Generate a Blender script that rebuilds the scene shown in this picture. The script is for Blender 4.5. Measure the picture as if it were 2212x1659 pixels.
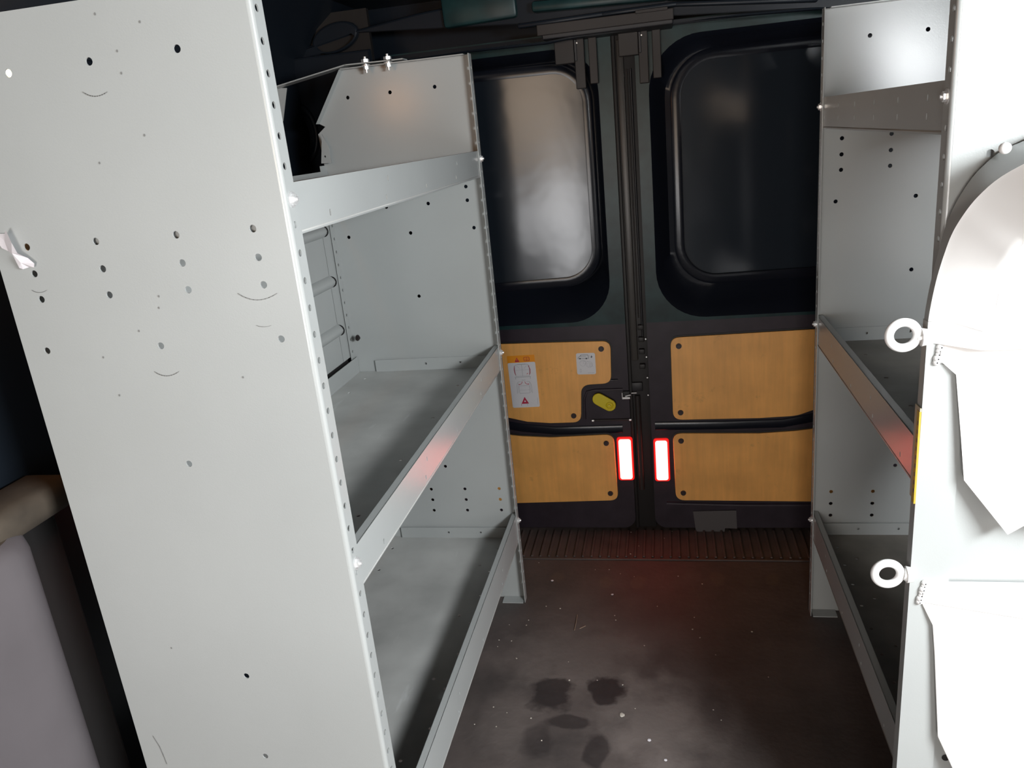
import bpy, bmesh, math, random
from mathutils import Vector, Matrix
random.seed(7)
for o in list(bpy.data.objects): bpy.data.objects.remove(o)
S = bpy.context.scene
COL = S.collection
# ------------------------------------------------------------------ camera
W, H = 2212.0, 1659.0
YAW, PITCH, ROLL, F = -0.20892361, 0.30674776, -0.10004034, 1689.66877
CAMZ = 1.35
def _rot():
    ca, sa, cb, sb, cc, sc = math.cos(YAW), math.sin(YAW), math.cos(PITCH), math.sin(PITCH), math.cos(ROLL), math.sin(ROLL)
    M = Matrix(((1,0,0),(0,0,-1),(0,1,0)))
    Ry = Matrix(((ca,-sa,0),(sa,ca,0),(0,0,1)))
    Rx = Matrix(((1,0,0),(0,cb,-sb),(0,sb,cb)))
    Rz = Matrix(((cc,-sc,0),(sc,cc,0),(0,0,1)))
    return Rz @ Rx @ M @ Ry
RW = _rot()
CP = Vector((0,0,CAMZ))
def on(px, py, axis, val):
    """point of the plane axis=val measured at photo pixel (px,py)"""
    d = RW.transposed() @ Vector(((px-W/2)/F, (py-H/2)/F, 1.0))
    return CP + d*((val-CP[axis])/d[axis])
cd = bpy.data.cameras.new('camera'); cam = bpy.data.objects.new('camera', cd); COL.objects.link(cam)
m3 = RW.transposed() @ Matrix(((1,0,0),(0,-1,0),(0,0,-1)))
cam.matrix_world = Matrix.Translation(CP) @ m3.to_4x4()
cd.sensor_fit = 'HORIZONTAL'; cd.sensor_width = 36; cd.lens = F/W*36; cd.clip_start = .02
S.camera = cam
# ------------------------------------------------------------------ world, daylight, exposure
S.view_settings.view_transform = 'Standard'
try: S.view_settings.look = 'None'
except Exception: pass
S.view_settings.exposure = 0.2; S.view_settings.gamma = 1.0; S.view_settings.use_curve_mapping = False
wd = bpy.data.worlds.new('world'); S.world = wd; wd.use_nodes = True
nt = wd.node_tree; nt.nodes.clear()
wo = nt.nodes.new('ShaderNodeOutputWorld'); bg = nt.nodes.new('ShaderNodeBackground')
tc = nt.nodes.new('ShaderNodeTexCoord'); nz = nt.nodes.new('ShaderNodeTexNoise'); rp = nt.nodes.new('ShaderNodeValToRGB')
nz.inputs['Scale'].default_value = 4.2; nz.inputs['Detail'].default_value = 2
els = rp.color_ramp.elements
els[0].position = .36; els[0].color = (.05,.045,.05,1)
els[1].position = .72; els[1].color = (.75,.75,.85,1)
e = els.new(.47); e.color = (.36,.22,.14,1)
e = els.new(.58); e.color = (.50,.33,.20,1)
nt.links.new(tc.outputs['Generated'], nz.inputs['Vector']); nt.links.new(nz.outputs['Fac'], rp.inputs['Fac'])
nt.links.new(rp.outputs['Color'], bg.inputs['Color']); nt.links.new(bg.outputs['Background'], wo.inputs['Surface'])
bg.inputs['Strength'].default_value = 2.0
def area(name, loc, target, sx, sy, power, color):
    l = bpy.data.lights.new(name, 'AREA'); l.shape = 'RECTANGLE'; l.size = sx; l.size_y = sy; l.energy = power; l.color = color
    o = bpy.data.objects.new(name, l); COL.objects.link(o); o.location = loc
    o.rotation_euler = (Vector(target)-Vector(loc)).to_track_quat('-Z','Y').to_euler()
    return o
# daylight through the open cab door on the right, plus fill lamps added at the windscreen
area('door_daylight', (1.02,.18,1.47), (-.30,.95,.35), .80, .26, 52, (.94,.975,1.0))
area('door_ground_light', (1.02,-.15,.55), (-.35,1.05,.80), .80, .40, 3.5, (.90,.955,1.0))
area('windscreen_fill', (-.32,-1.64,.76), (-.10,2.4,.45), 1.05, .42, 39, (.96,.975,1.0))
area('warm_cab_fill', (-.32,-1.64,1.26), (-.10,2.4,.45), 1.05, .46, 13, (1.0,.78,.58))  # warm half of the added fill, tints the door reflection

# ------------------------------------------------------------------ materials
def mat(name, color, rough=.5, metal=0, spec=.5, noise=None, bump=None, coat=0, emit=None, speck=None):
    """noise=(scale, amount, detail) varies the colour with wear; bump=(scale, strength)"""
    m = bpy.data.materials.new(name); m.use_nodes = True
    t = m.node_tree; b = t.nodes['Principled BSDF']
    b.inputs['Base Color'].default_value = (*color,1); b.inputs['Roughness'].default_value = rough
    b.inputs['Metallic'].default_value = metal; b.inputs['Specular IOR Level'].default_value = spec
    if coat: b.inputs['Coat Weight'].default_value = coat; b.inputs['Coat Roughness'].default_value = .04
    if emit:
        b.inputs['Emission Color'].default_value = (*emit[0],1); b.inputs['Emission Strength'].default_value = emit[1]
    g = t.nodes.new('ShaderNodeNewGeometry')
    if noise:
        n = t.nodes.new('ShaderNodeTexNoise'); n.inputs['Scale'].default_value = noise[0]; n.inputs['Detail'].default_value = noise[2]
        t.links.new(g.outputs['Position'], n.inputs['Vector'])
        r = t.nodes.new('ShaderNodeValToRGB'); a = noise[1]
        r.color_ramp.elements[0].position = .3; r.color_ramp.elements[1].position = .7
        r.color_ramp.elements[0].color = (*[c*(1-a) for c in color],1); r.color_ramp.elements[1].color = (*[min(1,c*(1+a)) for c in color],1)
        t.links.new(n.outputs['Fac'], r.inputs['Fac']); t.links.new(r.outputs['Color'], b.inputs['Base Color'])
        m['ramp'] = r.name
    if bump:
        n2 = t.nodes.new('ShaderNodeTexNoise'); n2.inputs['Scale'].default_value = bump[0]; n2.inputs['Detail'].default_value = 3
        t.links.new(g.outputs['Position'], n2.inputs['Vector'])
        bn = t.nodes.new('ShaderNodeBump'); bn.inputs['Strength'].default_value = bump[1]; bn.inputs['Distance'].default_value = .002
        t.links.new(n2.outputs['Fac'], bn.inputs['Height']); t.links.new(bn.outputs['Normal'], b.inputs['Normal'])
    return m
GREY = mat('grey_powder_coat', (.395,.415,.41), .24, noise=(3,.04,4), bump=(450,.05))
WHITE = mat('bright_lit_rack_coat', (.80,.80,.79), .34, noise=(6,.04,3))  # lighter than the grey frame: strong light painted into the coat
NAVY = mat('navy_body_paint', (.010,.014,.020), .34, spec=.16)
BLACK = mat('gloss_black_paint', (.008,.010,.016), .20, spec=.22)
SKIN = mat('gloss_navy_skin', (.016,.022,.030), .15, spec=.30, bump=(5,.5))
TEAL = mat('dark_green_body_paint', (.011,.033,.035), .36, spec=.22, noise=(14,.35,4))
PLUM = mat('dark_plum_primer', (.028,.021,.029), .45, spec=.3, noise=(20,.18,4))
RUBBER = mat('black_rubber', (.012,.011,.011), .55)
STRIP = mat('grey_seal_strip', (.045,.042,.038), .4)
PLAST = mat('brown_black_plastic', (.030,.026,.025), .45, spec=.25)
DPLAST = mat('black_plastic', (.010,.010,.013), .5)
PLY = mat('varnished_plywood', (.88,.44,.12), .42, noise=(9,.10,8))
CAPM = mat('dark_cap_plastic', (.030,.018,.020), .45)
ZINC = mat('zinc_plated_steel', (.80,.81,.81), .30, metal=.55)
YEL = mat('yellow_plastic', (.68,.56,.010), .38)
RED = mat('red_lamp_lens', (.6,.01,.01), .3, emit=((1.0,.18,.145), 7))
REDRIM = mat('red_lamp_halo_rim', (.45,.01,.01), .3, emit=((1.0,.012,.010), .7))  # rim glows to stand in for the red bloom around the lamps
WARM = mat('warm_lamp_lens', (1,.7,.4), .3, emit=((1.0,.46,.17), 65))
SCUFF = mat('dark_scuff', (.20,.205,.20), .5)
PATCH = mat('grey_patch_plastic', (.085,.078,.080), .5)
PAPER = mat('white_paper', (.80,.78,.82), .6)
LBLW = mat('label_white', (.74,.75,.78), .4)
LBLO = mat('label_orange', (.90,.33,.015), .4)
LBLK = mat('label_ink', (.10,.11,.13), .5)
LBLG = mat('label_grey_ink', (.42,.44,.47), .5)
LBLR = mat('label_red_ink', (.48,.012,.060), .5)
LBLY = mat('label_yellow', (.42,.31,.035), .4)
CREAM = mat('cream_label', (.42,.37,.27), .5)
GTRIM = mat('grey_trim_plastic', (.105,.094,.101), .38, noise=(5,.12,4))
DIRT = mat('dusty_ledge', (.062,.049,.036), .8, noise=(16,.35,6))
SEATM = mat('dark_seat_fabric', (.035,.035,.04), .8)
CHIP = mat('pale_chip', (.55,.50,.44), .8)
TWIG = mat('dry_twig', (.30,.22,.16), .8)

def woodgrain(m):
    t = m.node_tree; b = t.nodes['Principled BSDF']; N = t.nodes.new; L = t.links.new
    g = N('ShaderNodeNewGeometry'); mp = N('ShaderNodeMapping'); mp.inputs['Scale'].default_value = (90,1,7); L(g.outputs['Position'], mp.inputs['Vector'])
    n = N('ShaderNodeTexNoise'); n.inputs['Scale'].default_value = 1; n.inputs['Detail'].default_value = 5; L(mp.outputs['Vector'], n.inputs['Vector'])
    r = N('ShaderNodeMapRange'); r.inputs['From Min'].default_value = .3; r.inputs['From Max'].default_value = .7; r.inputs['To Min'].default_value = .93; r.inputs['To Max'].default_value = 1.04; L(n.outputs['Fac'], r.inputs['Value'])
    n2 = N('ShaderNodeTexNoise'); n2.inputs['Scale'].default_value = 11; n2.inputs['Detail'].default_value = 8; n2.inputs['Roughness'].default_value = .7; L(g.outputs['Position'], n2.inputs['Vector'])
    r2 = N('ShaderNodeMapRange'); r2.inputs['From Min'].default_value = .60; r2.inputs['From Max'].default_value = .78; r2.inputs['To Min'].default_value = 1; r2.inputs['To Max'].default_value = .55; L(n2.outputs['Fac'], r2.inputs['Value'])
    mu = N('ShaderNodeMath'); mu.operation = 'MULTIPLY'; L(r.outputs[0], mu.inputs[0]); L(r2.outputs[0], mu.inputs[1])
    vm = N('ShaderNodeVectorMath'); vm.operation = 'SCALE'; L(t.nodes[m['ramp']].outputs['Color'], vm.inputs[0]); L(mu.outputs[0], vm.inputs['Scale'])
    L(vm.outputs[0], b.inputs['Base Color'])
woodgrain(PLY)
def floor_material():
    m = bpy.data.materials.new('worn_floor_mat'); m.use_nodes = True
    t = m.node_tree; b = t.nodes['Principled BSDF']; N = t.nodes.new; L = t.links.new
    g = N('ShaderNodeNewGeometry')
    n1 = N('ShaderNodeTexNoise'); n1.inputs['Scale'].default_value = 5; n1.inputs['Detail'].default_value = 7; n1.inputs['Roughness'].default_value = .6
    L(g.outputs['Position'], n1.inputs['Vector'])
    base = N('ShaderNodeValToRGB'); base.color_ramp.elements[0].position = .32; base.color_ramp.elements[0].color = (.060,.052,.050,1)
    base.color_ramp.elements[1].position = .72; base.color_ramp.elements[1].color = (.120,.099,.092,1)
    L(n1.outputs['Fac'], base.inputs['Fac'])
    cur = base.outputs['Color']
    nd = N('ShaderNodeTexNoise'); nd.inputs['Scale'].default_value = 14; nd.inputs['Detail'].default_value = 6
    L(g.outputs['Position'], nd.inputs['Vector'])
    def blot(px, py, rx, ry, col, cur, amt, soft=.35, wob=.5):
        c = on(px, py, 2, 0)
        sub = N('ShaderNodeVectorMath'); sub.operation = 'SUBTRACT'; sub.inputs[1].default_value = (c.x, c.y, 0)
        L(g.outputs['Position'], sub.inputs[0])
        sc = N('ShaderNodeVectorMath'); sc.operation = 'MULTIPLY'; sc.inputs[1].default_value = (1/rx, 1/ry, 0); L(sub.outputs[0], sc.inputs[0])
        ln = N('ShaderNodeVectorMath'); ln.operation = 'LENGTH'; L(sc.outputs[0], ln.inputs[0])
        ad = N('ShaderNodeMath'); ad.operation = 'MULTIPLY_ADD'; L(nd.outputs['Fac'], ad.inputs[0]); ad.inputs[1].default_value = 4.2*wob; L(ln.outputs['Value'], ad.inputs[2])
        mr = N('ShaderNodeMapRange'); mr.inputs['From Min'].default_value = 1+2.1*wob-soft/2; mr.inputs['From Max'].default_value = 1+2.1*wob+soft/2
        mr.inputs['To Min'].default_value = amt; mr.inputs['To Max'].default_value = 0; L(ad.outputs[0], mr.inputs['Value'])
        mx = N('ShaderNodeMix'); mx.data_type = 'RGBA'; L(mr.outputs[0], mx.inputs[0]); L(cur, mx.inputs[6]); mx.inputs[7].default_value = (*col,1)
        return mx.outputs[2]
    dust = (.22,.19,.175); wet = (.018,.015,.016)
    cur = blot(1250,1420,.17,.13,dust,cur,.35,.8); cur = blot(1420,1560,.12,.13,dust,cur,.55,.9); cur = blot(1100,1560,.06,.12,dust,cur,.3,.9)
    cur = blot(1190,1500,.060,.055,wet,cur,.85,.25); cur = blot(1310,1490,.045,.050,wet,cur,.9,.2); cur = blot(1230,1560,.05,.02,wet,cur,.7,.3)
    cur = blot(1160,1600,.035,.05,wet,cur,.5,.5); cur = blot(1285,1620,.03,.05,wet,cur,.7,.3); cur = blot(1540,1530,.04,.08,wet,cur,.5,.8)
    for p in ((1205,1245),(1310,1258),(1380,1255),(1550,1250),(1670,1252)): cur = blot(p[0],p[1],.022,.03,(.12,.095,.075),cur,.6,.5,.6)
    L(cur, b.inputs['Base Color']); b.inputs['Roughness'].default_value = .62
    bn = N('ShaderNodeBump'); bn.inputs['Strength'].default_value = .35; bn.inputs['Distance'].default_value = .004
    n3 = N('ShaderNodeTexNoise'); n3.inputs['Scale'].default_value = 60; n3.inputs['Detail'].default_value = 5; L(g.outputs['Position'], n3.inputs['Vector'])
    L(n3.outputs['Fac'], bn.inputs['Height']); L(bn.outputs['Normal'], b.inputs['Normal'])
    return m
FLOOR = floor_material()
SILL = mat('ribbed_sill_rubber', (.095,.075,.068), .6, noise=(12,.2,5))
ROOFM = mat('dark_roof_paint', (.010,.014,.018), .3, spec=.2)

def scratch(m, light=(.72,.74,.74), scale=3.0, amt=.5):
    """sparse bright scuffs over a worn shelf surface"""
    t = m.node_tree; b = t.nodes['Principled BSDF']
    g = t.nodes.new('ShaderNodeNewGeometry'); mp = t.nodes.new('ShaderNodeMapping'); mp.inputs['Scale'].default_value = (14*scale/3,3*scale/3,6); mp.inputs['Rotation'].default_value = (0,0,.7)
    n = t.nodes.new('ShaderNodeTexNoise'); n.inputs['Scale'].default_value = 2.2; n.inputs['Detail'].default_value = 5
    r = t.nodes.new('ShaderNodeMapRange'); r.inputs['From Min'].default_value = .66; r.inputs['From Max'].default_value = .78; r.inputs['To Max'].default_value = amt
    t.links.new(g.outputs['Position'], mp.inputs['Vector']); t.links.new(mp.outputs['Vector'], n.inputs['Vector']); t.links.new(n.outputs['Fac'], r.inputs['Value'])
    mx = t.nodes.new('ShaderNodeMix'); mx.data_type = 'RGBA'
    src = t.nodes[m['ramp']].outputs['Color']
    t.links.new(r.outputs[0], mx.inputs[0]); t.links.new(src, mx.inputs[6]); mx.inputs[7].default_value = (*light,1)
    t.links.new(mx.outputs[2], b.inputs['Base Color'])
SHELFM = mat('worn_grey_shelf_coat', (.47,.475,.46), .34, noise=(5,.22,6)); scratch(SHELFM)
SHELFD = mat('dark_grey_shelf_coat', (.20,.18,.155), .5, noise=(6,.35,6)); scratch(SHELFD, (.28,.25,.21), 2, .5)  # darker, browner tray coat for the right unit

# ------------------------------------------------------------------ geometry helpers
def circ(cx, cy, r, n=14, ry=None):
    ry = ry or r
    return [(cx+r*math.cos(2*math.pi*i/n), cy+ry*math.sin(2*math.pi*i/n)) for i in range(n)]
def rrect(x0, y0, x1, y1, r, n=8):
    rs = r if isinstance(r,(list,tuple)) else (r,)*4
    out = []
    for (cx, cy, a, q) in ((x1,y1,0,rs[0]),(x0,y1,90,rs[1]),(x0,y0,180,rs[2]),(x1,y0,270,rs[3])):
        sx = -1 if cx == x1 else 1; sy = -1 if cy == y1 else 1
        for i in range(n+1):
            t = math.radians(a+90*i/n); out.append((cx+sx*q+q*math.cos(t), cy+sy*q+q*math.sin(t)))
    return out
def round_poly(pts, r, n=6):
    """round every corner of a polygon; r number or list"""
    out = []; k = len(pts)
    for i in range(k):
        p0, p1, p2 = Vector(pts[i-1]), Vector(pts[i]), Vector(pts[(i+1)%k])
        q = r[i] if isinstance(r,(list,tuple)) else r
        if q <= 0: out.append(tuple(p1)); continue
        a = (p0-p1); b = (p2-p1); q = min(q, a.length*.49, b.length*.49)
        s = p1+a.normalized()*q; e_ = p1+b.normalized()*q
        for j in range(n+1):
            t = j/n; out.append(tuple((1-t)**2*s+2*t*(1-t)*p1+t*t*e_))
    return out
class MB:
    def __init__(s): s.bm = bmesh.new(); s.mats = []
    def mi(s, m):
        if m not in s.mats: s.mats.append(m)
        return s.mats.index(m)
    def _add(s, me, M, m):
        me.transform(M); n0 = len(s.bm.faces); s.bm.from_mesh(me); s.bm.faces.ensure_lookup_table()
        k = s.mi(m)
        for f in s.bm.faces[n0:]: f.material_index = k
        bpy.data.meshes.remove(me)
    def plate(s, m, outline, holes=(), t=.002, M=Matrix(), bev=0, off=0):
        """flat sheet in local XY, thickness t centred on z=0, with real holes"""
        cu = bpy.data.curves.new('tmp','CURVE'); cu.dimensions = '2D'; cu.fill_mode = 'BOTH'; cu.extrude = t/2-bev; cu.bevel_depth = bev; cu.bevel_resolution = 1
        if bev: cu.offset = -bev
        if off: cu.offset = off
        for lp in [outline]+list(holes):
            sp = cu.splines.new('POLY'); sp.points.add(len(lp)-1); sp.use_cyclic_u = True
            for i, p in enumerate(lp): sp.points[i].co = (p[0],p[1],0,1)
        ob = bpy.data.objects.new('tmp', cu); me = bpy.data.meshes.new_from_object(ob)
        bpy.data.objects.remove(ob); bpy.data.curves.remove(cu)
        s._add(me, M, m); return s
    def strip(s, m, u0, u1, vs, uc, v0, v1, ru, rv, t, M):
        """long strip u0..u1 x v0..v1 with a column of holes centred at (uc, v in vs)"""
        bm = s.bm; k = s.mi(m); vs = sorted(vs); cuts = [v0]+[(a+b)/2 for a, b in zip(vs, vs[1:])]+[v1]
        def quad(pts):
            f = bm.faces.new([bm.verts.new(M @ Vector(p)) for p in pts]); f.material_index = k
        for v, a, b in zip(vs, cuts, cuts[1:]):
            ang = sorted([2*math.pi*i/16 for i in range(16)]+[math.atan2(q-v, p-uc) % (2*math.pi) for p in (u0,u1) for q in (a,b)])
            rim = []; box_ = []
            for th in ang:
                c, d = math.cos(th), math.sin(th); rim.append((uc+ru*c, v+rv*d))
                k1 = ((u1-uc)/c if c > 1e-9 else (u0-uc)/c if c < -1e-9 else 1e9); k2 = ((b-v)/d if d > 1e-9 else (a-v)/d if d < -1e-9 else 1e9)
                q = min(k1,k2); box_.append((uc+q*c, v+q*d))
            n = len(ang)
            for i in range(n):
                j = (i+1)%n
                quad([(*rim[i],t/2),(*box_[i],t/2),(*box_[j],t/2),(*rim[j],t/2)]); quad([(*rim[j],-t/2),(*box_[j],-t/2),(*box_[i],-t/2),(*rim[i],-t/2)])
                quad([(*rim[i],-t/2),(*rim[i],t/2),(*rim[j],t/2),(*rim[j],-t/2)])
        for u in (u0,u1): quad([(u,v0,-t/2),(u,v1,-t/2),(u,v1,t/2),(u,v0,t/2)])
        for v in (v0,v1): quad([(u0,v,-t/2),(u1,v,-t/2),(u1,v,t/2),(u0,v,t/2)])
        return s
    def box(s, m, a, b, bev=0, M=Matrix()):
        bm = bmesh.new(); bmesh.ops.create_cube(bm, size=1)
        a = Vector(a); b = Vector(b)
        for v in bm.verts: v.co = Vector(((a.x+b.x)/2+v.co.x*(b.x-a.x), (a.y+b.y)/2+v.co.y*(b.y-a.y), (a.z+b.z)/2+v.co.z*(b.z-a.z)))
        if bev: bmesh.ops.bevel(bm, geom=bm.edges[:], offset=bev, segments=2, affect='EDGES', profile=.5)
        me = bpy.data.meshes.new('t'); bm.to_mesh(me); bm.free(); s._add(me, M, m); return s
    def cyl(s, m, p0, p1, r, n=20, r2=None, bev=0):
        p0 = Vector(p0); p1 = Vector(p1); d = p1-p0
        bm = bmesh.new(); bmesh.ops.create_cone(bm, cap_ends=True, segments=n, radius1=r, radius2=r if r2 is None else r2, depth=d.length)
        if bev: bmesh.ops.bevel(bm, geom=[e for e in bm.edges if abs(e.verts[0].co.z-e.verts[1].co.z) < 1e-6 and e.verts[0].co.z > 0], offset=bev, segments=2, affect='EDGES')
        me = bpy.data.meshes.new('t'); bm.to_mesh(me); bm.free()
        M = Matrix.Translation((p0+p1)/2) @ d.to_track_quat('Z','Y').to_matrix().to_4x4()
        s._add(me, M, m); return s
    def torus(s, m, c, R, r, M=Matrix(), n=40, k=14, flat=1):
        bm = bmesh.new(); vs = []
        for i in range(n):
            a = 2*math.pi*i/n
            for j in range(k):
                b = 2*math.pi*j/k; q = R+r*math.cos(b)
                vs.append(bm.verts.new((q*math.cos(a), q*math.sin(a), r*flat*math.sin(b))))
        for i in range(n):
            for j in range(k):
                bm.faces.new((vs[i*k+j], vs[((i+1)%n)*k+j], vs[((i+1)%n)*k+(j+1)%k], vs[i*k+(j+1)%k]))
        me = bpy.data.meshes.new('t'); bm.to_mesh(me); bm.free(); s._add(me, Matrix.Translation(c) @ M, m); return s
    def loft(s, m, rows, closed=False, cap=False, capm=None):
        """rows of equal-length point lists"""
        bm = s.bm; k = s.mi(m); vr = [[bm.verts.new(p) for p in r] for r in rows]; n = len(rows[0])
        for a, b in zip(vr, vr[1:]):
            for i in range(n if closed else n-1):
                j = (i+1)%n; f = bm.faces.new((a[i],a[j],b[j],b[i])); f.material_index = k; f.smooth = True
        if cap:
            f = bm.faces.new(vr[-1]); f.material_index = s.mi(capm or m)
        return s
    def ribbon(s, m, pts, w, M, z=0, closed=False):
        """thin printed line in the local XY plane"""
        bm = s.bm; k = s.mi(m); P = [Vector(p) for p in pts]
        n = len(P); rng = range(n if closed else n-1)
        for i in rng:
            a, b = P[i], P[(i+1)%n]; d = (b-a)
            if d.length < 1e-9: continue
            q = Vector((-d.y,d.x)).normalized()*w/2; e_ = d.normalized()*w/2
            vs = [bm.verts.new(M @ Vector((v.x,v.y,z))) for v in (a-q-e_, b-q+e_, b+q+e_, a+q-e_)]
            f = bm.faces.new(vs); f.material_index = k
        return s
    def poly(s, m, pts, M=Matrix(), z=0):
        f = s.bm.faces.new([s.bm.verts.new(M @ Vector((p[0],p[1],z))) for p in pts]); f.material_index = s.mi(m); return s
    def build(s, name, parent=None, smooth=None, bevel=None, solid=None):
        me = bpy.data.meshes.new(name); bmesh.ops.recalc_face_normals(s.bm, faces=s.bm.faces[:]) if not solid else None
        s.bm.to_mesh(me); s.bm.free()
        for m in s.mats: me.materials.append(m)
        if smooth is not None:
            for p in me.polygons: p.use_smooth = True
            try: me.set_sharp_from_angle(angle=math.radians(smooth))
            except Exception: pass
        o = bpy.data.objects.new(name, me); COL.objects.link(o)
        if parent:
            o.parent = parent; o.location = -parent.location
        if solid:
            q = o.modifiers.new('solid','SOLIDIFY'); q.thickness = solid; q.offset = 0
        if bevel:
            q = o.modifiers.new('bevel','BEVEL'); q.width = bevel; q.segments = 2; q.limit_method = 'ANGLE'; q.angle_limit = math.radians(50)
        return o
def tag(o, label=None, cat=None, group=None, kind=None):
    if label: o['label'] = label
    if cat: o['category'] = cat
    if group: o['group'] = group
    if kind: o['kind'] = kind
    return o
def empty(name, loc, label=None, cat=None, group=None, kind=None):
    o = bpy.data.objects.new(name, None); COL.objects.link(o); o.location = loc; o.empty_display_size = .05
    return tag(o, label, cat, group, kind)
def MX(o, u, v):
    """matrix with local x=u, y=v at origin o"""
    u = Vector(u); v = Vector(v); w = u.cross(v)
    return Matrix(((u.x,v.x,w.x,o[0]),(u.y,v.y,w.y,o[1]),(u.z,v.z,w.z,o[2]),(0,0,0,1)))
XZ = lambda y: MX((0,y,0),(1,0,0),(0,0,1))
YZ = lambda x: MX((x,0,0),(0,1,0),(0,0,1))
XY = lambda z: MX((0,0,z),(1,0,0),(0,1,0))

# ================================================================== van shell
mb = MB().plate(FLOOR, [(-1.05,-1.7),(1.05,-1.7),(1.05,2.27),(-1.05,2.27)], t=.01, M=XY(-.005)); fl = mb.build('floor'); tag(fl, 'worn dark brown cargo floor with damp dark stains and crumbs', 'floor', kind='structure')
# ribbed sill behind the mat
mb = MB(); mb.plate(SILL, [(-1.05,2.27),(1.05,2.27),(1.05,2.62),(-1.05,2.62)], t=.012, M=XY(-.006))
mb.box(SILL, (-1.0,2.262,0), (1.0,2.272,.004), .0015)
x = -.62
while x < .6:
    mb.box(SILL, (x,2.278,-.001), (x+.008,2.455,.006), .002); x += .0285
tag(mb.build('trim_1'), 'ribbed dark rubber sill strip in front of the rear doors', 'sill', kind='structure')
# left wall with cab window opening, right wall with open cab door
mb = MB(); mb.plate(NAVY, [(-1.7,-.0),(2.62,0),(2.62,1.55),(-1.7,1.55)], [rrect(-1.35,.85,-.35,1.45,.08)], t=.02, M=YZ(-1.04))
for y in (1.35,1.85): mb.box(NAVY, (-1.035,y-.05,.0), (-.985,y+.05,1.55), .015)
mb.loft(NAVY, [[(-1.04,y,1.53) for y in (-1.7,2.62)],[(-1.03,y,1.62) for y in (-1.7,2.62)],[(-.98,y,1.70) for y in (-1.7,2.62)],[(-.90,y,1.76) for y in (-1.7,2.62)]])
tag(mb.build('wall_left', smooth=40), 'dark navy painted left side wall of the van behind the shelves', 'wall', kind='structure')
mb = MB(); mb.plate(NAVY, [(-1.7,0),(2.62,0),(2.62,1.55),(-1.7,1.55)], [rrect(-1.15,.25,.55,1.54,.1)], t=.02, M=YZ(1.04))
mb.loft(NAVY, [[(1.04,y,1.53) for y in (-1.7,2.62)],[(1.03,y,1.62) for y in (-1.7,2.62)],[(.98,y,1.70) for y in (-1.7,2.62)],[(.90,y,1.76) for y in (-1.7,2.62)]])
tag(mb.build('wall_right', smooth=40), 'dark navy painted right side wall of the van', 'wall', kind='structure')
mb = MB(); mb.plate(ROOFM, [(-.92,-1.7),(.92,-1.7),(.92,2.62),(-.92,2.62)], t=.01, M=XY(1.765))
for y in (.55,1.15,1.75):
    mb.box(ROOFM, (-.9,y-.04,1.72), (.9,y+.04,1.765), .012)
tag(mb.build('ceiling'), 'dark blue painted van roof with cross ribs', 'ceiling', kind='structure')
mb = MB(); mb.plate(NAVY, [(-1.04,0),(1.04,0),(1.04,1.77),(-1.04,1.77)], [[(-.80,.012),(.80,.012),(.80,1.60),(-.80,1.60)]], t=.02, M=XZ(2.56))
mb.box(NAVY, (-.81,2.45,1.60), (.81,2.56,1.61)); mb.plate(DPLAST, [(-.84,-.02),(.84,-.02),(.84,1.64),(-.84,1.64)], t=.004, M=XZ(2.60))
mb.box(NAVY, (-.82,2.44,0), (-.80,2.58,1.61)); mb.box(NAVY, (.80,2.44,0), (.82,2.58,1.61))
tag(mb.build('wall_back'), 'dark body frame around the rear doors', 'wall', kind='structure')
mb = MB(); mb.plate(ROOFM, [(-1.04,0),(1.04,0),(1.04,1.77),(-1.04,1.77)], [rrect(-.88,.42,.30,1.62,.10)], t=.03, M=XZ(-1.70))
mb.box(RUBBER, (-1.0,-1.69,.20), (1.0,-1.67,.40), .005)
tag(mb.build('wall_front'), 'dark cab front with windscreen and dashboard', 'wall', kind='structure')
mb = MB(); mb.plate(DPLAST, [(.24,0),(1.04,0),(1.04,1.74),(.24,1.74)], t=.02, M=XZ(-.86)); tag(mb.build('trim_5'), 'unseen dark partition added to darken the right door reflection', 'partition', kind='structure')  # unseen panel added so the right door skin reflects dark
# rear header beam, arched, with stamped ovals
lowp = [(1900,22),(1765,22),(1600,36),(1440,50),(1300,72),(1180,96),(1030,112),(930,124),(850,138),(760,158),(680,185),(600,225),(540,262)]
upp = [(540,150),(620,118),(760,68),(900,30),(1040,0),(1180,-22),(1440,-50),(1765,-75),(1900,-85)]
HY = 2.36
hp = [(on(a,b,1,HY).x, on(a,b,1,HY).z) for a,b in lowp+upp]
def ell(px, py, rx, rz, ang=0):
    c = on(px,py,1,HY); return [(c.x+rx*math.cos(t)*math.cos(ang)-rz*math.sin(t)*math.sin(ang), c.z+rx*math.cos(t)*math.sin(ang)+rz*math.sin(t)*math.cos(ang)) for t in [2*math.pi*i/24 for i in range(24)]]
mb = MB(); mb.plate(NAVY, hp, [ell(725,82,.074,.040,.22)], t=.02, M=XZ(HY), bev=.006)
c = on(725,82,1,HY); mb.box(RUBBER, (c.x-.10,HY+.012,c.z-.07), (c.x+.10,HY+.03,c.z+.07))
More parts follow.
